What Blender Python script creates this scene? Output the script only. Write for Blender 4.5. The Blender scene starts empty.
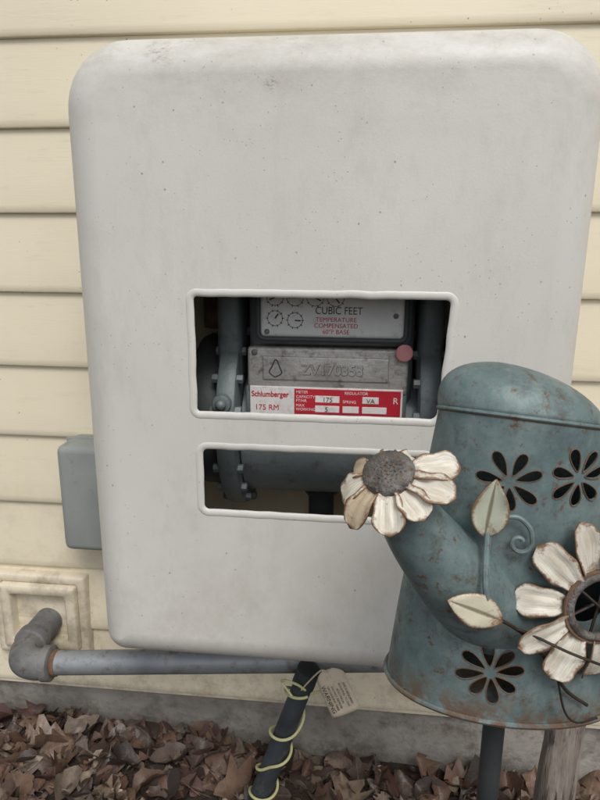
import bpy, bmesh, math, random
from mathutils import Matrix, Vector, noise
random.seed(7)
D=bpy.data; SC=bpy.context.scene
pi=math.pi
# ---------------------------------------------------------------- materials
class NT:
    def __init__(s,m):
        m.use_nodes=True; s.t=m.node_tree; s.n=s.t.nodes; s.l=s.t.links
        s.b=s.n['Principled BSDF']
    def add(s,typ,**kw):
        x=s.n.new(typ)
        for k,v in kw.items(): setattr(x,k,v)
        return x
    def link(s,a,b): s.l.new(a,b)
    def coord(s,kind='Object',scale=(1,1,1),loc=(0,0,0)):
        c=s.add('ShaderNodeTexCoord'); m=s.add('ShaderNodeMapping'); m.inputs['Scale'].default_value=scale; m.inputs['Location'].default_value=loc
        s.link(c.outputs[kind],m.inputs['Vector']); return m.outputs['Vector']
    def noise(s,vec,scale,detail=5,rough=.6):
        x=s.add('ShaderNodeTexNoise'); x.inputs['Scale'].default_value=scale; x.inputs['Detail'].default_value=detail; x.inputs['Roughness'].default_value=rough
        s.link(vec,x.inputs['Vector']); return x.outputs['Fac']
    def ramp(s,fac,stops,interp='LINEAR'):
        r=s.add('ShaderNodeValToRGB'); cr=r.color_ramp; cr.interpolation=interp
        while len(cr.elements)<len(stops): cr.elements.new(.5)
        for e,(p,c) in zip(cr.elements,stops):
            e.position=p; e.color=(c,c,c,1) if isinstance(c,(int,float)) else (*c,1)
        s.link(fac,r.inputs['Fac']); return r.outputs['Color']
    def mix(s,fac,a,b,mode='MIX'):
        m=s.add('ShaderNodeMixRGB'); m.blend_type=mode
        for k,v in (('Fac',fac),('Color1',a),('Color2',b)):
            if isinstance(v,(int,float)): m.inputs[k].default_value=v if k=='Fac' else (v,v,v,1)
            elif isinstance(v,tuple): m.inputs[k].default_value=(*v,1)
            else: s.link(v,m.inputs[k])
        return m.outputs['Color']
    def maprange(s,val,a,b,c=0,d=1):
        m=s.add('ShaderNodeMapRange'); m.inputs['From Min'].default_value=a; m.inputs['From Max'].default_value=b; m.inputs['To Min'].default_value=c; m.inputs['To Max'].default_value=d
        s.link(val,m.inputs['Value']); return m.outputs['Result']
    def dist(s,vec,p):
        q=s.add('ShaderNodeVectorMath',operation='DISTANCE'); s.link(vec,q.inputs[0]); q.inputs[1].default_value=p; return q.outputs['Value']
    def voro(s,vec,scale):
        vo=s.add('ShaderNodeTexVoronoi'); vo.inputs['Scale'].default_value=scale; s.link(vec,vo.inputs['Vector']); return vo.outputs['Distance']
    def bump(s,h,strength,dist=.001):
        b=s.add('ShaderNodeBump'); b.inputs['Strength'].default_value=strength; b.inputs['Distance'].default_value=dist
        s.link(h,b.inputs['Height']); s.link(b.outputs['Normal'],s.b.inputs['Normal'])
    def out(s,col,rough,metal=0):
        if isinstance(col,tuple): s.b.inputs['Base Color'].default_value=(*col,1)
        else: s.link(col,s.b.inputs['Base Color'])
        if isinstance(rough,(int,float)): s.b.inputs['Roughness'].default_value=rough
        else: s.link(rough,s.b.inputs['Roughness'])
        s.b.inputs['Metallic'].default_value=metal
def newmat(name): return D.materials.new(name)
def simple(name,c1,c2,scale,rough=.6,metal=0,bump=.3,bscale=None,dirt=None,dthr=(.58,.72),dscale=None,stretch=(1,1,1),bdist=.001):
    m=newmat(name); t=NT(m); v=t.coord('Object',stretch)
    n=t.noise(v,scale); col=t.ramp(n,[(.3,c1),(.7,c2)])
    if dirt:
        d=t.noise(v,dscale or scale*3,6,.7); col=t.mix(t.ramp(d,[(dthr[0],0),(dthr[1],1)]),col,dirt)
    if bump: t.bump(t.noise(v,bscale or scale*6,4),bump,bdist)
    t.out(col,rough,metal); return m

# siding
m_sid=newmat('vinyl_siding'); t=NT(m_sid); v=t.coord()
col=t.ramp(t.noise(v,2.2,4),[(.3,(.735,.662,.495)),(.7,(.79,.717,.55))])
col=t.mix(t.ramp(t.noise(t.coord('Object',(1.5,1,9)),5,6,.75),[(.56,0),(.80,.4)]),col,(.47,.42,.31))
sp=t.mix(1,t.ramp(t.voro(v,75),[(.05,.8),(.11,0)]),t.ramp(t.noise(v,9,3),[(.52,0),(.60,1)]),'MULTIPLY')
col=t.mix(sp,col,(.16,.12,.08))
sx=t.add('ShaderNodeSeparateXYZ'); t.link(v,sx.inputs[0])
dd=t.mix(1,t.maprange(sx.outputs['Z'],-.33,-.78),t.ramp(t.noise(v,13,7,.8),[(.44,0),(.75,.85)]),'MULTIPLY')
col=t.mix(dd,col,(.27,.23,.16))
t.bump(t.noise(t.coord('Object',(4,1,60)),8,4),.25,.0008); t.out(col,.48)

# cover plastic
m_cov=newmat('cover_plastic'); t=NT(m_cov); v=t.coord()
col=t.ramp(t.noise(v,3,5),[(.3,(.58,.568,.525)),(.7,(.655,.642,.60))])
col=t.mix(t.ramp(t.noise(t.coord('Object',(5,5,2.2)),5,7,.8),[(.50,0),(.80,.42)]),col,(.42,.395,.335))
sx=t.add('ShaderNodeSeparateXYZ'); t.link(v,sx.inputs[0])
gr=t.mix(1,t.maprange(sx.outputs['Z'],.10,.215),t.ramp(t.noise(t.coord('Object',(1,1,2)),14,7,.8),[(.42,0),(.72,.65)]),'MULTIPLY')
col=t.mix(gr,col,(.35,.32,.25))
gr=t.mix(1,t.maprange(sx.outputs['Z'],-.26,-.52),t.ramp(t.noise(v,10,7,.82),[(.42,0),(.75,.6)]),'MULTIPLY')
col=t.mix(gr,col,(.38,.34,.27))
for sc_,th,mk_,st in ((60,.09,(.50,.58),.75),(150,.13,(.48,.60),.65),(21,.030,(.40,.5),.7)):
    sp=t.mix(1,t.ramp(t.voro(v,sc_),[(th*.4,st),(th,0)]),t.ramp(t.noise(v,sc_*.22,2),[(mk_[0],0),(mk_[1],1)]),'MULTIPLY')
    col=t.mix(sp,col,(.17,.14,.10))
for P,rr,sc_,am in (((-.215,-.245,.196),.020,150,.8),((-.205,-.25,.188),.012,260,.8),((-.098,-.26,.165),.010,220,.6)):
    sc=t.mix(1,t.maprange(t.dist(v,P),rr,rr*.3),t.ramp(t.noise(t.coord('Object',(1,1,2.5)),sc_,5,.8),[(.50,0),(.60,am)]),'MULTIPLY')
    col=t.mix(sc,col,(.16,.13,.10))
t.bump(t.noise(v,420,3),.22,.0006); t.out(col,t.ramp(t.noise(v,6,3),[(.3,.34),(.7,.52)]))

m_conc=simple('concrete',(.17,.155,.135),(.29,.27,.24),9,.9,0,.8,70,dirt=(.10,.085,.065),dthr=(.48,.72),bdist=.004)
m_soil=simple('soil',(.024,.017,.012),(.055,.040,.029),20,.95,0,1,90,bdist=.01)
m_galv=simple('galvanized_paint',(.20,.22,.235),(.31,.33,.34),14,.5,.35,.3,160,dirt=(.13,.12,.11),dthr=(.52,.72),dscale=40)
m_iron=simple('cast_iron_fitting',(.12,.122,.122),(.23,.23,.225),30,.65,.3,.9,120,dirt=(.10,.07,.05),dthr=(.56,.72),dscale=45)
m_rust=simple('rust',(.10,.05,.028),(.20,.12,.07),60,.85,.1,.8,200)
m_meter=simple('meter_cast_paint',(.11,.135,.138),(.165,.195,.198),14,.5,.2,.7,140,dirt=(.055,.05,.045),dthr=(.55,.8))
m_meterd=simple('meter_dark',(.035,.043,.045),(.06,.07,.07),12,.6,.2,.5,120)
m_index=simple('index_face',(.58,.595,.59),(.70,.71,.70),20,.3,0,.1,100,dirt=(.34,.34,.33),dthr=(.56,.8))
m_plate=simple('name_plate_cast',(.28,.27,.25),(.45,.44,.42),22,.45,.35,.9,160,dirt=(.15,.13,.11),dthr=(.52,.7))
m_white=simple('sticker_white',(.62,.60,.58),(.72,.70,.68),30,.4,0,.1,dirt=(.5,.46,.42),dthr=(.5,.7))
m_red=simple('sticker_red',(.38,.012,.025),(.48,.02,.035),30,.4,0,.1)
m_ink=simple('ink_black',(.02,.02,.02),(.04,.04,.04),30,.5,0,0)
m_pink=simple('seal_pink',(.42,.16,.18),(.5,.22,.22),60,.5,0,.2)
m_ubox=simple('utility_grey_plastic',(.23,.25,.235),(.30,.32,.30),10,.55,0,.25,200,dirt=(.14,.14,.12),dthr=(.58,.85))
m_vent=simple('vent_vinyl',(.62,.55,.42),(.70,.63,.49),10,.5,0,.3,80,dirt=(.34,.29,.21),dthr=(.46,.76),dscale=26)
m_cond=simple('conduit_dark',(.022,.028,.036),(.05,.06,.07),18,.55,0,.4,90,dirt=(.12,.11,.09),dthr=(.56,.73))
m_wire=simple('tracer_wire_yellow',(.40,.40,.17),(.55,.54,.30),40,.45,0,.1)
m_tag=simple('tag_paper',(.52,.44,.33),(.62,.54,.42),40,.7,0,.3,120,dirt=(.35,.28,.2),dthr=(.55,.8))
m_wood=simple('weathered_wood',(.13,.105,.085),(.33,.29,.25),30,.85,0,1,80,dirt=(.06,.045,.035),dthr=(.52,.62),dscale=38,stretch=(3,3,.35),bdist=.004)
m_twire=simple('dark_wire',(.02,.018,.015),(.06,.04,.03),60,.6,.4,.3)
m_pole=simple('stand_pole',(.035,.04,.043),(.07,.075,.078),20,.5,.4,.3,100,dirt=(.10,.06,.04),dthr=(.62,.75))

m_can=newmat('teal_patina_paint'); t=NT(m_can); v=t.coord()
col=t.ramp(t.noise(v,20,7,.75),[(.28,(.070,.108,.112)),(.5,(.130,.185,.187)),(.72,(.215,.272,.262))])
col=t.mix(t.ramp(t.noise(t.coord('Object',(3,3,.8)),26,5,.7),[(.5,0),(.75,.45)]),col,(.26,.31,.285))
col=t.mix(t.ramp(t.noise(v,48,6,.78),[(.53,0),(.66,.6)]),col,(.075,.085,.078))
col=t.mix(t.ramp(t.noise(v,12,7,.85),[(.57,0),(.72,.55)]),col,(.13,.10,.07))
col=t.mix(t.ramp(t.noise(v,95,7,.80),[(.565,0),(.65,.95)]),col,(.12,.062,.035))
sx=t.add('ShaderNodeSeparateXYZ'); t.link(v,sx.inputs[0])
rz=t.maprange(sx.outputs['Z'],-.315,-.346,0,1)
col=t.mix(t.mix(1,rz,t.ramp(t.noise(v,60,6,.75),[(.42,0),(.56,1)]),'MULTIPLY'),col,(.14,.078,.042))
t.bump(t.noise(v,120,5),.4,.0008); t.out(col,t.ramp(t.noise(v,30),[(.3,.40),(.7,.68)]),.2)

def petalmat(name,base1,base2,rust,rib=False,edge=(.66,1.0)):
    m=newmat(name); t=NT(m); v=t.coord(); uv=t.coord('UV')
    s=t.add('ShaderNodeSeparateXYZ'); t.link(uv,s.inputs[0])
    def mth(op,a,b=None):
        q=t.add('ShaderNodeMath'); q.operation=op
        for i,z in enumerate((a,b)):
            if z is None: continue
            if isinstance(z,(int,float)): q.inputs[i].default_value=z
            else: t.link(z,q.inputs[i])
        return q.outputs[0]
    e=mth('MULTIPLY',mth('ABSOLUTE',mth('SUBTRACT',s.outputs['X'],.5)),2)
    tip=mth('POWER',s.outputs['Y'],8)
    bs=mth('POWER',mth('SUBTRACT',1,s.outputs['Y']),4)
    tot=mth('ADD',mth('MAXIMUM',mth('POWER',e,4),mth('MAXIMUM',tip,mth('MULTIPLY',bs,1.0))),mth('MULTIPLY',mth('SUBTRACT',t.noise(v,120,7,.80),.5),2.5))
    col=t.ramp(t.noise(v,50,5),[(.3,base1),(.7,base2)])
    if not rib:
        st=t.ramp(t.noise(t.coord('UV',(7,.9,1)),2.5,4),[(.44,0),(.62,.55)])
        col=t.mix(st,col,(.44,.35,.24))
    col=t.mix(t.ramp(tot,[(edge[0],0),(edge[1],.95)]),col,rust)
    if rib: col=t.mix(t.ramp(e,[(.06,.8),(.16,0)]),col,(.12,.10,.05))
    t.bump(t.noise(v,160,4),.4,.0006); t.out(col,.5,.05); return m
m_petal=petalmat('petal_chipped_white',(.57,.545,.46),(.72,.70,.62),(.19,.10,.048),edge=(.40,.78))
m_petalr=petalmat('petal_rusty',(.42,.33,.22),(.55,.46,.33),(.16,.08,.035),edge=(.3,.8))
m_cleaf=petalmat('can_leaf_paint',(.36,.39,.30),(.54,.55,.44),(.20,.11,.05),rib=True,edge=(.36,.85))
m_cleaf2=petalmat('can_leaf_cream',(.50,.46,.34),(.62,.58,.44),(.20,.10,.045),rib=True,edge=(.36,.85))
m_disk=simple('flower_centre_metal',(.06,.058,.055),(.20,.19,.175),120,.6,.4,1,260,dirt=(.14,.075,.035),dthr=(.53,.65),bdist=.002)

# dead leaves
m_leaf=newmat('dead_leaf'); t=NT(m_leaf); g=t.add('ShaderNodeNewGeometry')
col=t.ramp(g.outputs['Random Per Island'],[(0,(.100,.054,.036)),(.12,(.125,.066,.045)),(.24,(.052,.034,.026)),(.36,(.155,.095,.064)),(.47,(.092,.064,.050)),(.57,(.17,.13,.098)),(.66,(.078,.040,.031)),(.76,(.034,.025,.020)),(.83,(.23,.170,.122)),(.91,(.125,.095,.077)),(.965,(.34,.285,.215))],'CONSTANT')
v=t.coord(); uv=t.coord('UV'); s=t.add('ShaderNodeSeparateXYZ'); t.link(uv,s.inputs[0])
a=t.add('ShaderNodeMath'); a.operation='SUBTRACT'; t.link(s.outputs['X'],a.inputs[0]); a.inputs[1].default_value=.5
b=t.add('ShaderNodeMath'); b.operation='ABSOLUTE'; t.link(a.outputs[0],b.inputs[0])
col=t.mix(t.ramp(b.outputs[0],[(.015,.45),(.05,0)]),col,(.24,.18,.13))
col=t.mix(t.ramp(t.noise(v,60,6,.75),[(.45,0),(.70,.65)]),col,(.04,.028,.02))
t.bump(t.noise(v,150,4),.7,.0015); t.out(col,t.ramp(t.noise(v,9,2),[(.4,.38),(.6,.75)]))

# ---------------------------------------------------------------- mesh helpers
def empty(name,loc=(0,0,0)):
    e=D.objects.new(name,None); e.location=loc; SC.collection.objects.link(e); e.empty_display_size=.05; return e
def obj(name,me,mat=None,parent=None):
    o=D.objects.new(name,me); SC.collection.objects.link(o)
    if mat: me.materials.append(mat)
    if parent:
        o.parent=parent; o.matrix_parent_inverse=Matrix.Translation(parent.location).inverted()
    return o
def mk(name,vs,fs,mat=None,parent=None,smooth=True,uvs=None,recalc=True):
    me=D.meshes.new(name); me.from_pydata([tuple(x) for x in vs],[],fs)
    bm=bmesh.new(); bm.from_mesh(me)
    if recalc: bmesh.ops.recalc_face_normals(bm,faces=bm.faces)
    bm.to_mesh(me); bm.free()
    if uvs:
        ul=me.uv_layers.new(name='UVMap')
        for l in me.loops: ul.data[l.index].uv=uvs[l.vertex_index]
    if smooth:
        for p in me.polygons: p.use_smooth=True
    return obj(name,me,mat,parent)
def sharp(o,deg=35):
    o.data.set_sharp_from_angle(angle=math.radians(deg))
def box(name,x0,x1,y0,y1,z0,z1,mat,parent=None,bev=.003,seg=3):
    bm=bmesh.new(); bmesh.ops.create_cube(bm,size=1)
    for q in bm.verts: q.co=Vector(((x0+x1)/2+q.co.x*(x1-x0),(y0+y1)/2+q.co.y*(y1-y0),(z0+z1)/2+q.co.z*(z1-z0)))
    if bev: bmesh.ops.bevel(bm,geom=bm.edges[:],offset=bev,segments=seg,profile=.5,affect='EDGES')
    me=D.meshes.new(name); bm.to_mesh(me); bm.free()
    for p in me.polygons: p.use_smooth=True
    o=obj(name,me,mat,parent); sharp(o,30); return o
def tube(name,pts,r,mat,parent=None,n=16,closed=False,caps=True,sy=1):
    pts=[Vector(p) for p in pts]; N=len(pts); rs=r if isinstance(r,(list,tuple)) else [r]*N
    vs=[];fs=[]; up=None
    for i,p in enumerate(pts):
        if closed: tg=(pts[(i+1)%N]-pts[i-1]).normalized()
        else: tg=(pts[min(i+1,N-1)]-pts[max(i-1,0)]).normalized()
        if up is None:
            up=Vector((0,1,0)) if abs(tg.y)<.9 else Vector((0,0,1))
        up=(up-tg*up.dot(tg)).normalized(); s=tg.cross(up)
        for k in range(n):
            a=2*pi*k/n; vs.append(p+(up*math.cos(a)*sy+s*math.sin(a))*rs[i])
    for i in range(N if closed else N-1):
        j=(i+1)%N
        for k in range(n): fs.append((i*n+k,i*n+(k+1)%n,j*n+(k+1)%n,j*n+k))
    if caps and not closed:
        fs.append(tuple(range(n))); fs.append(tuple(range((N-1)*n,N*n)))
    o=mk(name,vs,fs,mat,parent); sharp(o,40); return o
def smoothpath(pts,sub=6):
    pts=[Vector(p) for p in pts]; out=[]
    P=[pts[0]*2-pts[1]]+pts+[pts[-1]*2-pts[-2]]
    for i in range(1,len(P)-2):
        for k in range(sub):
            u=k/sub; a,b,c,d=P[i-1],P[i],P[i+1],P[i+2]
            out.append(.5*((2*b)+(c-a)*u+(2*a-5*b+4*c-d)*u*u+(3*b-a-3*c+d)*u**3))
    out.append(pts[-1]); return out
def ball(name,c,r,mat,parent=None,sc=(1,1,1)):
    bm=bmesh.new(); bmesh.ops.create_uvsphere(bm,u_segments=16,v_segments=10,radius=r)
    for q in bm.verts: q.co=Vector((q.co.x*sc[0],q.co.y*sc[1],q.co.z*sc[2]))+Vector(c)
    me=D.meshes.new(name); bm.to_mesh(me); bm.free()
    for p in me.polygons: p.use_smooth=True
    return obj(name,me,mat,parent)
def text(name,body,x,z,y,size,mat,parent,align='LEFT',ext=.0002,sx=1,bold=0):
    c=D.curves.new(name,'FONT'); c.body=body; c.size=size; c.align_x=align; c.extrude=ext; c.offset=bold
    o=D.objects.new(name,c); SC.collection.objects.link(o); c.materials.append(mat)
    o.rotation_euler=(pi/2,0,0); o.location=(x,y,z); o.scale=(sx,1,1); o.parent=parent
    o.matrix_parent_inverse=Matrix.Translation(parent.location).inverted(); return o
def rrect(x0,x1,z0,z1,rad,ins=0,seg=8):
    cs=[(x0,z0,1,1,pi),(x1,z0,-1,1,1.5*pi),(x1,z1,-1,-1,0),(x0,z1,1,-1,.5*pi)]
    out=[]
    for (cx,cz,sx,sz,a0),r in zip(cs,rad):
        rr=max(r-ins,.0005); ox=cx+sx*(ins+rr); oz=cz+sz*(ins+rr)
        for k in range(seg+1):
            a=a0+.5*pi*k/seg; out.append((ox+rr*math.cos(a),oz+rr*math.sin(a)))
    return out
def boolcut(o,cutters):
    for c in cutters:
        md=o.modifiers.new('b','BOOLEAN'); md.operation='DIFFERENCE'; md.solver='EXACT'; md.object=c
    dg=bpy.context.evaluated_depsgraph_get(); dg.update()
    me=D.meshes.new_from_object(o.evaluated_get(dg)); o.modifiers.clear(); o.data=me
    for c in cutters: D.objects.remove(c,do_unlink=True)
    for p in me.polygons: p.use_smooth=True

# ---------------------------------------------------------------- house wall
house=empty('house',(0,0,0))
ZT=.2989; S=.12
prof=[]
for k in range(9,-15,-1):
    zb=ZT-S*k
    prof+= [(.0085,zb-.0005),(.0045,zb),(.0015,zb+.0006),(.0002,zb+.003),(.0000,zb+.012),(.0025,zb+.045),(.0080,zb+S-.001)]
xs=[-4+.25*i for i in range(33)]
vs=[];fs=[]
for x in xs:
    for (y,z) in prof:
        w=.0012*math.sin(x*3.1+z*9)
        vs.append((x,y+w*.3,z+w))
n=len(prof)
for i in range(len(xs)-1):
    for j in range(n-1): fs.append((i*n+j,(i+1)*n+j,(i+1)*n+j+1,i*n+j+1))
sid=mk('siding',vs,fs,m_sid,house,recalc=False); sharp(sid,28)
box('sill_backing',-4,4,.014,.22,-.79,3.4,m_sid,house,bev=0)
box('starter_strip',-4,4,.003,.0135,-.7885,-.7775,m_vent,house,bev=.001)
box('foundation_wall',-4,4,.016,.22,-1.6,-.7905,m_conc,house,bev=.002)

# ---------------------------------------------------------------- ground
def gz(x,y):
    u=max(0,min(1,(.12-x)/.75)); u=u*u*(3-2*u)
    near=1 if abs(x)<2 else max(0,1-(abs(x)-2)/2)
    return -.912+.05*u*near+.009*noise.noise(Vector((x*6,y*6,0)))-.03*min(1,max(0,-y-.1)/1.0)
gx=sorted(set([-60,-30,-15,-8,-5,-3,-2]+[-1.5+.05*i for i in range(61)]+[2,3,5,8,15,30,60]))
gy=sorted(set([-60,-30,-15,-8,-5,-3,-2]+[-1.5+.05*i for i in range(34)]+[.2,1,5,20,60]))
vs=[(x,y,gz(x,y)) for x in gx for y in gy]; ny=len(gy)
fs=[(i*ny+j,(i+1)*ny+j,(i+1)*ny+j+1,i*ny+j+1) for i in range(len(gx)-1) for j in range(ny-1)]
mk('ground',vs,fs,m_soil,None,recalc=False)

LV=[];LF=[];LU=[]
def addleaf(x,y,z,L,kind):
    W=L*random.uniform(.24,.48); rows=10; cols=5
    az=random.uniform(0,2*pi); tl=random.choice([.12,.25,.45,.6])
    R=Matrix.Rotation(az,3,'Z')@Matrix.Rotation(random.gauss(0,tl),3,'X')@Matrix.Rotation(random.gauss(0,tl),3,'Y')
    curl=random.uniform(-1.2,1.5); bend=random.uniform(-1.3,1.3); tw=random.uniform(-1.2,1.2); ph=random.uniform(0,6); cut=random.random()<.2
    b=len(LV)
    for i in range(rows):
        tt=i/(rows-1)
        w=W*(math.sin(pi*min(1,tt*.97+.02))**.75)*(1-.25*tt)
        if kind: w*=1+.38*math.cos(tt*pi*6.5+ph)
        w*=1+.2*noise.noise(Vector((tt*9,ph*3,0)))
        if cut and tt>.7: w*=.75+.5*random.random()
        for j in range(cols):
            s=(j-2)/2
            ww=w*(1+.22*noise.noise(Vector((tt*8,s*4,ph*7))))
            xx=s*ww; yy=(tt-.5)*L+ (abs(s)*.15*L if kind else 0)
            zz=curl*s*s*ww*.9+bend*(tt-.5)**2*L*.9+tw*s*(tt-.5)*ww*1.4+.12*L*noise.noise(Vector((xx*60+x*50,yy*60,ph)))
            LV.append(Vector((x,y,z))+R@Vector((xx,yy,zz))); LU.append((.5+s*.5,tt))
    for i in range(rows-1):
        for j in range(cols-1): a=b+i*cols+j; LF.append((a,a+1,a+cols+1,a+cols))
for i in range(2400):
    if i<1850: x=random.uniform(-.85,.75); y=-.45*random.random()**1.15-.002
    else: x=random.uniform(-1.9,1.9); y=-random.uniform(.0,1.5)
    L=random.choice([.016,.024,.032,.042,.05,.058,.068,.08])*random.uniform(.8,1.15)
    addleaf(x,min(y,-L*.22),gz(x,y)+random.uniform(.002,.022),L,random.random()<.5)
for i in range(220):
    x=random.uniform(-.85,.75); y=-.4*random.random()-.01; z=gz(x,y)+random.uniform(.008,.028); a=random.uniform(0,2*pi); l=random.uniform(.02,.06)
    d=Vector((math.cos(a),math.sin(a)*.8,random.uniform(-.2,.3)))*l; s_=Vector((-d.y,d.x,0)).normalized()*.0009; u_=Vector((0,0,.0014)); b=len(LV); p=Vector((x,min(y,-.06),z))
    LV+= [p-s_,p+s_,p+u_,p+d-s_*.5,p+d+s_*.5,p+d+u_*.6]; LU+=[(.5,.5)]*6
    LF+= [(b,b+1,b+4,b+3),(b+1,b+2,b+5,b+4),(b+2,b,b+3,b+5)]
mk('leaf_litter',LV,LF,m_leaf,None,uvs=LU,recalc=False)

# ---------------------------------------------------------------- meter cover
cover=empty('gas_meter_cover',(-.045,-.13,-.15))
X0,X1,Z0,Z1=-.330,.239,-.521,.222; RAD=(.034,.034,.075,.075); RE=.045; TH=.005
rings=[]
def ring(y,ins): rings.append([(x,y,z) for x,z in rrect(X0,X1,Z0,Z1,RAD,ins,10)])
ring(-.004,-.004); ring(-.06,-.002); ring(-.14,0); ring(-.26+RE,.0015)
for k in range(1,13):
    a=.5*pi*k/12; ring(-(.26-RE)-RE*math.sin(a),.0015+RE*(1-math.cos(a)))
no=len(rings)
ring(-.255,RE+.001)
for k in range(11,0,-2):
    a=.5*pi*k/12; ring(-(.255-RE)-RE*math.sin(a),TH+RE*(1-math.cos(a)))
ring(-.14,TH); ring(-.004,TH-.004)
n=len(rings[0]); vs=[p for r in rings for p in r]; fs=[]
for i in range(len(rings)):
    j=(i+1)%len(rings)
    if i==no-1: continue
    for k in range(n): fs.append((i*n+k,i*n+(k+1)%n,j*n+(k+1)%n,j*n+k))
fs.append(tuple((no-1)*n+k for k in range(n))); fs.append(tuple(no*n+k for k in range(n)))
shell=mk('shell',vs,fs,m_cov,cover)
def cutter(pts,y0,y1):
    n=len(pts); vs=[(x,y0,z) for x,z in pts]+[(x,y1,z) for x,z in pts]
    fs=[tuple(range(n)),tuple(range(n,2*n))]+[(k,(k+1)%n,n+(k+1)%n,n+k) for k in range(n)]
    return mk('cut',vs,fs,None,None,smooth=False)
def taper(p):
    x,z=p; return (x-.035*max(0,(x+.05)/.14)*max(0,(-.044-z))*1.6, z)
W1=[taper(p) for p in rrect(-.187,.096,-.179,-.044,(.006,.010,.008,.006),0,6)]
W2=[taper(p) for p in rrect(-.182,.094,-.300,-.220,(.008,.010,.010,.008),0,6)]
boolcut(shell,[cutter(W1,-.30,-.20),cutter(W2,-.30,-.20),box('cut',-.29,.20,-.20,.05,-.60,-.49,None,None,bev=0)])
sharp(shell,32)
wn=shell.modifiers.new('wn','WEIGHTED_NORMAL'); wn.keep_sharp=True; wn.weight=80
for i,W in enumerate((W1,W2)):
    pts=[]; m=len(W)
    dense=[]
    for k in range(m):
        a=Vector(W[k]); b=Vector(W[(k+1)%m]); q=max(1,int((b-a).length/.006))
        dense+=[a.lerp(b,j/q) for j in range(q)]
    m=len(dense)
    for k,p in enumerate(dense):
        a=dense[k-1]; b=dense[(k+1)%m]; tg=(b-a).normalized(); nn=Vector((tg.y,-tg.x))
        wv=.0009*noise.noise(Vector((p.x*45,p.y*45,i*5)))
        pts.append((p.x+nn.x*(.0026+wv),-.2582,p.y+nn.y*(.0026+wv)))
    tube('window_lip_%d'%(i+1),pts,.0050,m_cov,cover,n=14,closed=True,sy=.55)

# ---------------------------------------------------------------- gas meter
meter=empty('gas_meter',(-.04,-.1,-.12))
def cyl(name,p0,p1,r,mat,parent,n=40,bev=.0):
    p0=Vector(p0);p1=Vector(p1); d=(p1-p0).normalized()
    if bev: return tube(name,[p0,p0+d*.0001,p0+d*bev*.3,p0+d*bev,p1-d*bev,p1-d*bev*.3,p1-d*.0001,p1],[.001,r-bev,r-bev*.3,r,r,r-bev*.3,r-bev,.001],mat,parent,n)
    return tube(name,[p0,p1],r,mat,parent,n)
cyl('body_drum',(-.15,-.098,-.240),(.075,-.098,-.240),.088,m_meter,meter,60)
box('body_case',-.142,.066,-.168,-.03,-.24,.075,m_meter,meter,bev=.014,seg=4)
for nm,xa,xb in (('diaphragm_cover_l',-.178,-.152),('diaphragm_cover_r',.072,.10)):
    cyl(nm,(xa,-.074,-.218),(xb,-.074,-.218),.138,m_meter,meter,72,bev=.006)
    for k in range(20):
        a=2*pi*k/20+.1; yy=-.074+.129*math.cos(a); zz=-.218+.129*math.sin(a)
        if yy<-.08: cyl(nm+'_bolt_%d'%k,(xa-.007,yy,zz),(xb+.007,yy,zz),.0060,m_meter,meter,6,bev=.0015)
cyl('end_cap_l',(-.222,-.082,-.218),(-.178,-.082,-.218),.108,m_meterd,meter,50,bev=.012)
cyl('end_cap_r',(.10,-.082,-.218),(.145,-.082,-.218),.108,m_meterd,meter,50,bev=.012)
box('side_case_l',-.182,-.150,-.172,-.04,-.16,.07,m_meter,meter,bev=.010)
box('side_case_r',.070,.102,-.172,-.04,-.16,.07,m_meter,meter,bev=.010)
cyl('boss',(-.168,-.150,-.180),(-.168,-.214,-.180),.012,m_meter,meter,24,bev=.003)
ball('boss_bolt',(-.168,-.215,-.180),.007,m_meter,meter)
cyl('union_nut',(-.200,-.09,.015),(-.200,-.09,.05),.03,m_rust,meter,8,bev=.003)
cyl('inlet_pipe',(-.200,-.09,-.10),(-.200,-.09,.16),.018,m_rust,meter)
cyl('outlet_pipe',(.125,-.07,-.02),(.125,-.07,.16),.018,m_meterd,meter)
cyl('drain_pipe',(-.052,-.07,-.28),(-.052,-.07,-.42),.019,m_meterd,meter)
cyl('drain_collar',(-.052,-.07,-.328),(-.052,-.07,-.348),.025,m_meterd,meter,8,bev=.002)
box('index_housing',-.131,.060,-.196,-.16,-.108,.05,m_meter,meter,bev=.012,seg=4)
box('index_face',-.122,.051,-.1985,-.190,-.098,.045,m_index,meter,bev=.006,seg=3)
tube('index_gasket',[(x,-.1975,z) for x,z in rrect(-.124,.053,-.100,.047,(.008,.008,.008,.008),0,6)],.0028,m_meterd,meter,n=8,closed=True)
def circ(x,z,r,w,y,name):
    tube(name,[(x+r*math.cos(2*pi*k/32),y,z+r*math.sin(2*pi*k/32)) for k in range(32)],w,m_ink,meter,n=6,closed=True)
for i,(x,z,r) in enumerate(((-.103,-.050,.010),(-.079,-.050,.010),(-.055,-.050,.010),(-.031,-.050,.010),(-.103,-.075,.009),(-.079,-.077,.009))):
    circ(x,z,r,.00035,-.1986,'dial_%d'%i)
    a=random.uniform(0,6.28)
    tube('dial_hand_%d'%i,[(x,-.1992,z),(x+r*.75*math.cos(a),-.1992,z+r*.75*math.sin(a))],.0008,m_ink,meter,n=6)
    for k in range(10):
        b=2*pi*k/10; tube('tick_%d_%d'%(i,k),[(x+(r-.001)*math.cos(b),-.1988,z+(r-.001)*math.sin(b)),(x+(r+.0018)*math.cos(b),-.1988,z+(r+.0018)*math.sin(b))],.0004,m_ink,meter,n=4)
text('index_label','CUBIC FEET',-.055,-.0690,-.1987,.0125,m_ink,meter,sx=.85)
for i,s_ in enumerate(('TEMPERATURE','COMPENSATED','60\u00b0F BASE')):
    text('index_sub_%d'%i,s_,-.030,-.0780-.0072*i,-.1987,.0074,m_red,meter,'CENTER')
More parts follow.
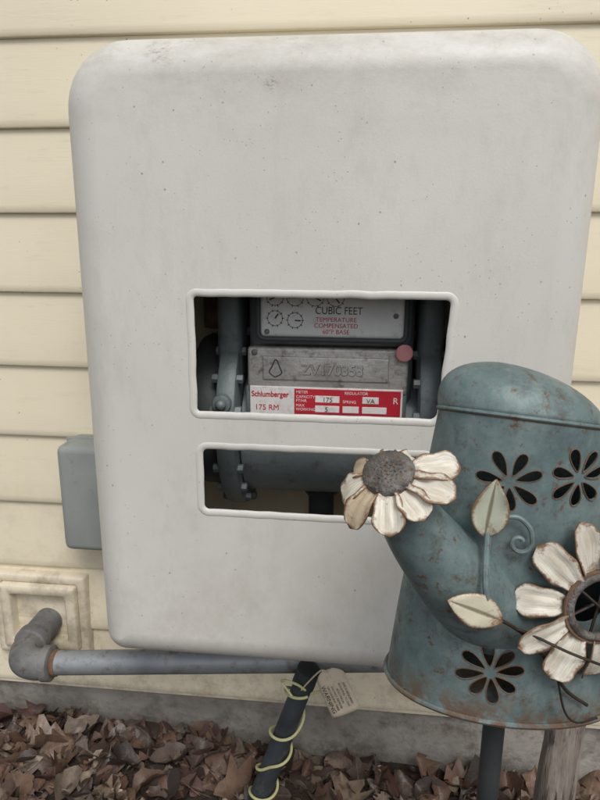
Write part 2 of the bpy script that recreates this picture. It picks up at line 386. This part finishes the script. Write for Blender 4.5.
for x,z in ((-.113,-.091),(.040,-.070),(.040,-.045)): ball('index_screw',(x,-.199,z),.0032,m_iron,meter,(1,.5,1))
box('name_plate',-.139,.058,-.190,-.16,-.168,-.111,m_plate,meter,bev=.004)
box('plate_recess',-.120,.035,-.192,-.188,-.152,-.122,m_plate,meter,bev=.002)
text('plate_number','ZV170353',-.072,-.1435,-.192,.018,m_plate,meter,ext=.0012,sx=1.0,bold=.0003)
text('plate_number_ink','ZV170353',-.0717,-.1438,-.1922,.018,m_meterd,meter,ext=.0001,sx=1.0,bold=.0006)
tube('flame_mark',smoothpath([(-.104,-.192,-.148),(-.111,-.192,-.142),(-.108,-.192,-.135),(-.103,-.192,-.126),(-.098,-.192,-.136),(-.096,-.192,-.143),(-.104,-.192,-.148)]),.0009,m_meterd,meter,n=6)
for x in (-.130,.048): ball('rivet',(x,-.190,-.118),.004,m_iron,meter,(1,.5,1))
ball('inspection_seal',(.052,-.196,-.114),.0105,m_pink,meter,(1,.12,1))
dz=.0085
box('sticker',-.136,.053,-.1915,-.188,-.2045+dz,-.1685+dz,m_white,meter,bev=.0008,seg=1)
box('sticker_red_area',-.080,.0505,-.1922,-.190,-.2025+dz,-.1705+dz,m_red,meter,bev=.0003,seg=1)
box('sticker_backing',-.142,.058,-.1875,-.15,-.215,-.160,m_meter,meter,bev=.003)
text('sticker_brand','Schlumberger',-.134,-.1815+dz,-.1918,.0098,m_red,meter,sx=.86,bold=.0002)
text('sticker_model','175 RM',-.130,-.1985+dz,-.1918,.0098,m_red,meter)
for (xa,xb,za,zb) in ((-.054,-.024,-.187,-.1785),(-.054,-.024,-.1995,-.191),(.004,.024,-.187,-.1785),(-.020,.000,-.1995,-.191),(.004,.034,-.1995,-.191)):
    box('sticker_field',xa,xb,-.1927,-.1918,za+dz,zb+dz,m_white,meter,bev=.0003,seg=1)
text('f1','175',-.045,-.186+dz,-.1929,.0085,m_ink,meter); text('f2','5',-.042,-.1985+dz,-.1929,.0085,m_ink,meter); text('f3','VA',.009,-.186+dz,-.1929,.008,m_ink,meter)
for s_,x,z in (('METER',-.078,-.176),('REGULATOR',-.018,-.176),('CAPACITY',-.078,-.182),('FT/HR',-.078,-.187),('MAX',-.078,-.193),('WORKING',-.078,-.198),('SPRING',-.020,-.187)):
    text('s_'+s_,s_,x,z+dz,-.1924,.005,m_white,meter)
text('s_R','R',.041,-.186+dz,-.1924,.011,m_white,meter)

# ---------------------------------------------------------------- grey utility box
ub=empty('utility_box',(-.38,-.03,-.38))
box('housing',-.468,-.300,-.070,.006,-.470,-.292,m_ubox,ub,bev=.012,seg=4)
box('lid_seam',-.4695,-.299,-.026,-.022,-.4715,-.2905,m_ubox,ub,bev=.001)
# ---------------------------------------------------------------- wall vent
vt=empty('wall_vent',(-.55,0,-.63))
def frame(name,x0,x1,z0,z1,w,ya,yb):
    O=rrect(x0,x1,z0,z1,(.004,)*4,0,3); I=rrect(x0+w,x1-w,z0+w,z1-w,(.004,)*4,0,3); n=len(O)
    b=.003
    O2=rrect(x0,x1,z0,z1,(.004,)*4,b,3); I2=rrect(x0+w,x1-w,z0+w,z1-w,(.004,)*4,-b,3)
    L=[[(x,yb,z) for x,z in O],[(x,ya+b,z) for x,z in O],[(x,ya,z) for x,z in O2],[(x,ya,z) for x,z in I2],[(x,ya+b,z) for x,z in I],[(x,yb,z) for x,z in I]]
    vs=[p for r in L for p in r]; fs=[]
    for i in range(6):
        j=(i+1)%6
        for k in range(n): fs.append((i*n+k,i*n+(k+1)%n,j*n+(k+1)%n,j*n+k))
    o=mk(name,vs,fs,m_vent,vt); sharp(o,50)
frame('flange',-.640,-.468,-.712,-.553,.016,-.012,.012)
frame('inner_flange',-.6235,-.4845,-.6955,-.5695,.019,-.021,.012)
box('recess_plate',-.61,-.50,.0,.006,-.685,-.580,m_vent,vt,bev=.001)
# ---------------------------------------------------------------- pipe
gp=empty('gas_pipe',(-.2,-.1,-.64))
PL=Vector((-.500,-.110,-.651)); PR=Vector((.17,-.078,-.610))
tube('pipe_run',[PL,PL.lerp(PR,.5),PR],.0190,m_galv,gp,28)
el=smoothpath([(-.49,-.110,-.652),(-.512,-.111,-.653),(-.532,-.104,-.653),(-.543,-.085,-.652),(-.546,-.055,-.650),(-.546,.01,-.648)],5)
tube('elbow',el,[.0245]*len(el),m_iron,gp,28)
tube('elbow_collar_a',[(-.498,-.1101,-.6515),(-.496,-.1099,-.6514),(-.484,-.1093,-.6508),(-.482,-.1092,-.6507)],[.024,.028,.028,.024],m_iron,gp,28)
tube('elbow_collar_b',[(-.546,-.070,-.651),(-.546,-.066,-.651),(-.546,-.050,-.65),(-.546,-.046,-.65)],[.0245,.0285,.0285,.0245],m_iron,gp,28)
tube('thread_dope',[(-.4825,-.1090,-.6507),(-.480,-.1088,-.6505),(-.475,-.1084,-.650),(-.473,-.1083,-.6499)],[.0195,.0212,.0208,.0193],m_rust,gp,28)
# ---------------------------------------------------------------- conduit + wire
cd=empty('electrical_conduit',(-.115,-.12,-.76))
A=Vector((-.066,-.128,-.622)); B=Vector((-.160,-.105,-.93))
tube('conduit',[A,A.lerp(B,.1),A.lerp(B,.6),B],[.0155,.0155,.0168,.0175],m_cond,cd,24)
tube('conduit_cap',[A+(A-B)*.045,A+(A-B)*.04,A-(A-B)*.055,A-(A-B)*.06],[.012,.0175,.0178,.016],m_meterd,cd,24)
ax=(B-A).normalized(); u_=ax.cross(Vector((0,1,0))).normalized(); w_=ax.cross(u_)
hel=[]
for k in range(260):
    f=k/259; sft=f+.035*math.sin(f*17)
    a=2*pi*3.9*sft+1; rr=.0192+.0035*math.sin(f*23)**2
    hel.append(A+(B-A)*(.07+.90*f)+u_*rr*math.cos(a)+w_*rr*math.sin(a))
tube('tracer_wire',hel,.0023,m_wire,cd,8)
tube('wire_tail',smoothpath([A+Vector((.0,-.02,-.010)),A+Vector((-.012,-.024,.002)),A+Vector((-.03,-.02,.004)),A+Vector((-.036,-.012,-.006)),A+Vector((-.02,-.022,-.020))]),.0019,m_wire,cd,8)
tube('wire_end',smoothpath([A+Vector((.010,-.018,-.016)),A+Vector((.024,-.026,-.004)),A+Vector((.030,-.03,.004)),A+Vector((.026,-.03,-.007))]),.0019,m_wire,cd,8)
# tag
tg=empty('warning_tag',(-.022,-.16,-.625))
Rt=Matrix.Rotation(-.50,4,'Y')@Matrix.Rotation(-.22,4,'X')
TC=Vector((-.019,-.164,-.615))
def tw(x,z): return TC+(Rt@Vector((x,-.004*math.cos(x*60)+.003*math.sin(z*50),z)))
vs=[];fs=[]; NX,NZ=8,12
for j in range(NZ+1):
    z=-.033+.066*j/NZ
    hw=.0225*(1 if z<.018 else max(.35,1-((z-.018)/.015)**2*.62))
    for i in range(NX+1): vs.append(tw(-hw+2*hw*i/NX,z))
fs=[(j*(NX+1)+i,j*(NX+1)+i+1,(j+1)*(NX+1)+i+1,(j+1)*(NX+1)+i) for j in range(NZ) for i in range(NX)]
o=mk('tag_card',vs,fs,m_tag,tg); sm=o.modifiers.new('s','SOLIDIFY'); sm.thickness=.0006
def tagtext(body,x,z,size):
    c=D.curves.new('tag_text','FONT'); c.body=body; c.size=size; c.align_x='CENTER'; c.extrude=.0001
    o=D.objects.new('tag_text',c); SC.collection.objects.link(o); c.materials.append(m_ink)
    mw=Matrix.Translation(tw(x,z))@Rt@Matrix.Translation((0,-.0034,0))@Matrix.Rotation(pi/2,4,'X')@Matrix.Rotation(-pi/2,4,'Z')
    o.parent=tg; o.matrix_parent_inverse=Matrix.Translation(tg.location).inverted(); o.matrix_basis=mw
tagtext('WARNING',-.0175,-.006,.0088)
for i,s_ in enumerate(('GROUNDING WIRE','DO NOT REMOVE','ELECTRICAL','BONDING TO GAS','PIPE IS REQUIRED')): tagtext(s_,-.0085+.0058*i,-.006,.0042)
tube('tag_tie',smoothpath([tw(0,.028),tw(-.004,.034)+Vector((-.004,-.004,.002)),A+Vector((.004,-.02,.004)),A+Vector((-.006,-.018,-.012))]),.0012,m_tag,tg,6)

# ---------------------------------------------------------------- wooden stake
def stake():
    sec=[(-.023,-.010),(-.018,-.016),(0,-.018),(.017,-.015),(.023,-.008),(.024,.009),(.016,.016),(-.016,.016),(-.023,.009)]
    vs=[];fs=[];H=26;n=len(sec)
    for i in range(H):
        f=i/(H-1); z=-.95+.42*f; cx=.286-.006*f+.002*math.sin(f*9); sc=1+.05*math.sin(f*14)
        if i==H-1: sc*=.9
        for k,(x,y) in enumerate(sec):
            j=.0022*noise.noise(Vector((k*3.1,f*9,0)))
            vs.append((cx+x*sc+j,-.215+y*sc+j*1.5,z+.006*noise.noise(Vector((k*2.3,1,5)))*(i==H-1)))
    for i in range(H-1):
        for k in range(n): fs.append((i*n+k,i*n+(k+1)%n,(i+1)*n+(k+1)%n,(i+1)*n+k))
    fs.append(tuple(range(n))); fs.append(tuple((H-1)*n+k for k in range(n)))
    o=mk('wooden_stake',vs,fs,m_wood); sharp(o,40)
stake()

# ---------------------------------------------------------------- watering can
can=empty('watering_can',(.125,-.46,-.25))
CX,CY=.125,-.46; ZB,ZTOP=-.343,-.112
def rad(z):
    f=(z-ZB)/(ZTOP-ZB); f=max(0,min(1,f))
    return .094-.0335*f, .056-.0165*f, CX-.0045*f
def rims(x,y): return -.119-.24*(y-CY)-.10*(x-CX)
def bodyring(f,off=0,N=96):
    out=[]
    for k in range(N):
        a=2*pi*k/N
        rx,ry,cx=rad(ZB+(ZTOP-ZB)*f); rx+=off; ry+=off
        x=cx+rx*math.sin(a)+.0010*math.sin(f*5+a*2); y=CY-ry*math.cos(a)
        z=ZB+(rims(x,y)-ZB)*f
        out.append((x,y,z))
    return out
rs=[bodyring(f) for f in [i/14 for i in range(15)]]
ri=[bodyring(f,-.0014) for f in [1-i/14 for i in range(14)]]+[[(x,y,ZB+.0014) for x,y,z in bodyring(0,-.0014)]]
R_=rs+ri; N=96; vs=[p for r in R_ for p in r]; fs=[]
for i in range(len(R_)-1):
    for k in range(N): fs.append((i*N+k,i*N+(k+1)%N,(i+1)*N+(k+1)%N,(i+1)*N+k))
fs.append(tuple(range(N))); fs.append(tuple((len(R_)-1)*N+k for k in range(N)))
body=mk('body',vs,fs,m_can,can)
def sy(x,z,off=0):
    rx,ry,cx=rad(z); q=max(0.02,1-((x-cx)/(rx+off))**2); return CY-(ry+off)*math.sqrt(q)
cuts=[]; outl=[]
def teardrops(cx,cz,r0,r1,w,n,ph):
    vs=[];fs=[]
    for i in range(n):
        a=ph+2*pi*i/n+.08*math.sin(i*5.1); d=Vector((math.cos(a),math.sin(a))); s=Vector((-d.y,d.x)); b=len(vs); P=[]
        M=16; r1_=r1*(1+.07*math.sin(i*3.3))
        for k in range(M):
            q=2*pi*k/M; tt=.5-.5*math.cos(q); ww=w*math.sin(q)*(.35+.65*tt)
            P.append(Vector((cx,cz))+d*(r0+(r1_-r0)*tt)+s*ww)
        vs+=[(p.x,-.56,p.y) for p in P]+[(p.x,-.462,p.y) for p in P]
        outl.append([(p.x,sy(p.x,p.y,.0002),p.y) for p in P])
        fs+=[tuple(b+k for k in range(M)),tuple(b+M+k for k in range(M))]+[(b+k,b+(k+1)%M,b+M+(k+1)%M,b+M+k) for k in range(M)]
    return mk('cut',vs,fs,None,None,smooth=False)
cuts.append(teardrops(.107,-.155,.0045,.023,.0054,7,.3))
cuts.append(teardrops(.156,-.152,.0045,.0215,.0054,7,.1))
cuts.append(teardrops(.104,-.303,.0045,.0245,.0062,8,.2))
FC=Vector((.174,-.512,-.242))
cuts.append(cutter([(FC.x+.021*math.cos(2*pi*k/32),FC.z+.021*math.sin(2*pi*k/32)) for k in range(32)],-.56,-.462))
boolcut(body,cuts); sharp(body,35)
for i,P in enumerate(outl): tube('cutout_edge_%d'%i,P,.00042,m_rust,can,5,closed=True)
# hood
H=14; vs=[];fs=[]; K=62; rx,ry,cx=rad(ZTOP)
for i in range(H+1):
    a=i/H*math.radians(89)
    for k in range(K+1):
        ph=-math.radians(115)+math.radians(230)*k/K
        sc=math.cos(a)
        x0=cx+rx*math.sin(ph)+.0010*math.sin(5+ph*2); y0=CY-ry*math.cos(ph)
        x=cx+(x0-cx)*sc-.019*math.sin(a)**1.5; y=CY+(y0-CY)*sc+.006*math.sin(a)
        vs.append((x,y,rims(x0,y0)*(1-i/H)+(-.117)*(i/H)+.0385*math.sin(a)))
for i in range(H):
    for k in range(K): fs.append((i*(K+1)+k,i*(K+1)+k+1,(i+1)*(K+1)+k+1,(i+1)*(K+1)+k))
hd=mk('hood',vs,fs,m_can,can); s_=hd.modifiers.new('s','SOLIDIFY'); s_.thickness=.0014; s_.offset=0
tube('seam_bead',bodyring(1,.0006),.0015,m_can,can,8,closed=True)
tube('seam_rust_line',[(x,y,z-.0017) for x,y,z in bodyring(1,.0004)],.0006,m_rust,can,6,closed=True)
tube('base_bead',bodyring(0,.0010),.0021,m_can,can,8,closed=True)
tube('base_rust_line',[(x,y,z-.0018) for x,y,z in bodyring(0,.0014)],.0009,m_rust,can,6,closed=True)
tube('stand_pole',[(.1245,-.46,-.3435),(.126,-.458,-.6),(.130,-.455,-.97)],.0092,m_pole,can,20)
# spout
sp=smoothpath([(.108,-.478,-.262),(.088,-.494,-.246),(.064,-.508,-.216),(.044,-.518,-.188),(.030,-.524,-.163),(.024,-.525,-.150)],6)
n_=len(sp); tube('spout',sp,[.041-(.041-.0155)*min(1,(i/(n_-1))**.8*1.04) for i in range(n_)],m_can,can,40)
def petal(name,base,d,nrm,L,W,mat,droop=.2,cup=.35,pointed=False,base_w=.3,twist=0,seg=14,seed=0):
    d=Vector(d).normalized(); nrm=Vector(nrm); nrm=(nrm-d*nrm.dot(d)).normalized(); s=d.cross(nrm)
    if twist:
        q=Matrix.Rotation(twist,3,d); s=q@s; nrm=q@nrm
    vs=[];uv=[];C=10
    for i in range(seg+1):
        tt=i/seg
        if pointed: w=W*math.sin(pi*min(1,tt**.85))**.85 if 0<tt<1 else 0.0003
        else:
            w=W*(base_w+(1-base_w)*math.sin(min(1,tt/.66)*pi/2))*(math.sqrt(max(0.0,1-max(0,(tt-.66)/.34)**2.6)))
            w*=1+.07*math.sin(tt*13+seed*2.1)
            w=max(w,.0006)
        ang=droop*tt
        p=Vector(base)+d*(L*math.sin(ang)/droop)-nrm*(L*(1-math.cos(ang))/droop)
        for j in range(C+1):
            q=(j-C/2)/(C/2)
            rib=.0009*math.cos(q*pi*2.5)*math.sin(pi*min(1,tt*1.1)) if not pointed else -.0016*(1-abs(q))*math.sin(pi*tt)
            ed=.0007*math.sin(tt*11+q*3+seed)*abs(q)**2
            vs.append(p+s*(q*w)+nrm*(cup*w*q*q+rib+ed)); uv.append((.5+.5*q,tt))
    fs=[(i*(C+1)+j,i*(C+1)+j+1,(i+1)*(C+1)+j+1,(i+1)*(C+1)+j) for i in range(seg) for j in range(C)]
    o=mk(name,vs,fs,mat,can,uvs=uv); m=o.modifiers.new('s','SOLIDIFY'); m.thickness=.0009; m.offset=0; return o
def basis(nrm):
    nrm=Vector(nrm).normalized(); up=Vector((0,0,1)); up=(up-nrm*up.dot(nrm)).normalized(); rt=up.cross(nrm); return nrm,rt,up
nr,rt,up=basis((.22,-.97,.12))
for i in range(11):
    a=2*pi*i/11+.13+.05*math.sin(i*4.1); d=rt*math.cos(a)+up*math.sin(a)
    petal('big_petal_%d'%i,FC+d*.0205-nr*.002*(i%2),(d+nr*(.10+.08*math.sin(i*2.2))),nr,.043+.003*math.sin(i*2.3),.0118+.0008*math.sin(i*3.7),m_petal,droop=.4+.3*math.sin(i*1.7),cup=.30+.2*math.sin(i),base_w=.40,twist=.22*math.sin(i*2.9),seed=i)
tube('flower_ring',[FC+(rt*math.cos(2*pi*k/48)+up*math.sin(2*pi*k/48))*.0225+nr*.001 for k in range(48)],.0034,m_disk,can,10,closed=True)
tube('flower_ring_inner',[FC+(rt*math.cos(2*pi*k/48)+up*math.sin(2*pi*k/48))*.0262+nr*.0015 for k in range(48)],.0014,m_rust,can,8,closed=True)
for i,a in enumerate((.3,1.35,2.4)):
    d=rt*math.cos(a)+up*math.sin(a); tube('cross_wire_%d'%i,[FC-d*.022-nr*.001,FC+nr*.004*(i-1),FC+d*.022-nr*.001],.0011,m_twire,can,6)
F0=Vector((.021,-.530,-.141)); nr,rt,up=basis((-.22,-.56,.80))
def disk(c,r,h,name):
    vs=[c+nr*h];fs=[];Q=36
    rr=[.25,.5,.72,.88,1,1.03];hh=[.97,.86,.66,.42,.1,-.4]
    for a_,b_ in zip(rr,hh):
        for k in range(Q):
            q=2*pi*k/Q; j=1+.10*noise.noise(Vector((k*1.9,a_*20,0)))
            vs.append(c+(rt*math.cos(q)+up*math.sin(q))*r*a_+nr*h*b_*j)
    for k in range(Q): fs.append((0,1+k,1+(k+1)%Q))
    for i in range(5):
        for k in range(Q): fs.append((1+i*Q+k,1+i*Q+(k+1)%Q,1+(i+1)*Q+(k+1)%Q,1+(i+1)*Q+k))
    mk(name,vs,fs,m_disk,can)
disk(F0,.0175,.0055,'spout_flower_centre')
bm=bmesh.new()
for q in range(110):
    r_=.0172*math.sqrt((q+.5)/110); a=q*2.39996
    c=F0+(rt*math.cos(a)+up*math.sin(a))*r_+nr*(.0056-.0052*(r_/.0175)**2)
    bmesh.ops.create_icosphere(bm,subdivisions=1,radius=.0009+.0003*random.random(),matrix=Matrix.Translation(c))
me=D.meshes.new('stamens'); bm.to_mesh(me); bm.free()
for p in me.polygons: p.use_smooth=True
obj('stamens',me,m_disk,can)
spec=[(20,.034,.15,m_petal,.0115),(-10,.034,.12,m_petal,.0112),(-40,.028,.25,m_petal,.0105),(-74,.031,.45,m_petal,.0105),(-116,.034,.8,m_petalr,.0095),(-148,.028,.9,m_petal,.0100),(178,.024,1.1,m_petalr,.0095),(140,.021,1.5,m_petal,.009),(100,.021,1.7,m_petal,.009),(60,.021,1.5,m_petal,.009)]
for i,(dg_,L,dr,mt,W) in enumerate(spec):
    a=math.radians(dg_); d=rt*math.cos(a)+up*math.sin(a)
    petal('spout_petal_%d'%i,F0+d*.013-nr*.0022,d-nr*.15*dr,nr,L,W,mt,droop=dr,cup=.35,base_w=.5,seed=i+20)
def on(x,z,off=.004): return Vector((x,sy(x,z)-off,z))
V=Vector
tube('vine_stem',smoothpath([V((.098,-.534,-.246)),V((.092,-.537,-.232)),V((.089,-.536,-.216)),V((.090,-.526,-.199)),V((.092,-.516,-.186))]),.0021,m_can,can,8)
tend=[V((.0895,-.532,-.207)),on(.094,-.190,.014),on(.102,-.180,.009),on(.112,-.177,.008),on(.121,-.184,.008),on(.1235,-.194,.008)]
for k in range(1,12):
    a=.2-k*.55; r_=.0085*(1-k/15); tend.append(on(.1152+r_*math.cos(a),-.1955+r_*math.sin(a),.008))
tube('tendril',smoothpath(tend,5),.0018,m_can,can,8)
petal('leaf_upper',on(.0895,-.190,.018),(.12,-.05,1),(-.1,-1,.12),.042,.0125,m_cleaf,droop=.25,cup=.3,pointed=True,seed=3)
petal('leaf_lower',V((.1015,-.541,-.240)),(-1,-.12,.40),(-.10,-1,.30),.041,.0120,m_cleaf2,droop=.12,cup=-.10,pointed=True,seed=5)
tube('leaf_stem',smoothpath([V((.096,-.540,-.238)),V((.104,-.538,-.243)),V((.113,-.530,-.252)),V((.126,-.523,-.265)),on(.142,-.286,.008),on(.158,-.31,.006),on(.176,-.325,.006)]),.0014,m_twire,can,8)
tube('loose_wire',smoothpath([V((.113,-.530,-.252)),V((.128,-.528,-.259)),on(.150,-.268,.022),on(.168,-.276,.024),on(.182,-.286,.02)]),.0010,m_twire,can,6)
tube('loose_wire_b',smoothpath([on(.150,-.30,.010),on(.156,-.322,.012),on(.168,-.336,.008),on(.186,-.338,.006)]),.0009,m_twire,can,6)

# ---------------------------------------------------------------- light, world, camera
EL,AZ=math.radians(52),math.radians(20)
w=D.worlds.new('World'); SC.world=w; w.use_nodes=True; nt=w.node_tree
sky=nt.nodes.new('ShaderNodeTexSky'); sky.sky_type='NISHITA'; sky.sun_disc=False; sky.sun_elevation=EL; sky.sun_rotation=math.radians(180)-AZ; sky.air_density=1; sky.dust_density=3
hs=nt.nodes.new('ShaderNodeHueSaturation'); hs.inputs['Saturation'].default_value=.35
bg=nt.nodes['Background']; bg.inputs['Strength'].default_value=.145
nt.links.new(sky.outputs[0],hs.inputs['Color']); nt.links.new(hs.outputs[0],bg.inputs['Color'])
L=D.lights.new('sun','SUN'); L.energy=1.4; L.angle=math.radians(22); L.color=(1,.975,.935)
lo=D.objects.new('sun',L); SC.collection.objects.link(lo)
dirv=Vector((math.sin(AZ)*math.cos(EL),-math.cos(AZ)*math.cos(EL),math.sin(EL)))
lo.rotation_euler=dirv.to_track_quat('Z','Y').to_euler()
cam=D.cameras.new('camera'); co=D.objects.new('camera',cam); SC.collection.objects.link(co)
R=Matrix.Rotation(.1009,3,'Z')@Matrix.Rotation(-.2388,3,'X')@Matrix.Rotation(-.0078,3,'Y')
X=R@Vector((1,0,0)); Y=R@Vector((0,1,0)); Z=R@Vector((0,0,1))
Mx=Matrix((X,Z,-Y)).transposed().to_4x4(); Mx.translation=Vector((0,-.9121,0)); co.matrix_world=Mx
cam.sensor_fit='VERTICAL'; cam.sensor_height=24; cam.lens=18; cam.clip_start=.01; cam.clip_end=500
SC.camera=co
SC.view_settings.view_transform='Standard'; SC.view_settings.look='None'; SC.view_settings.exposure=0
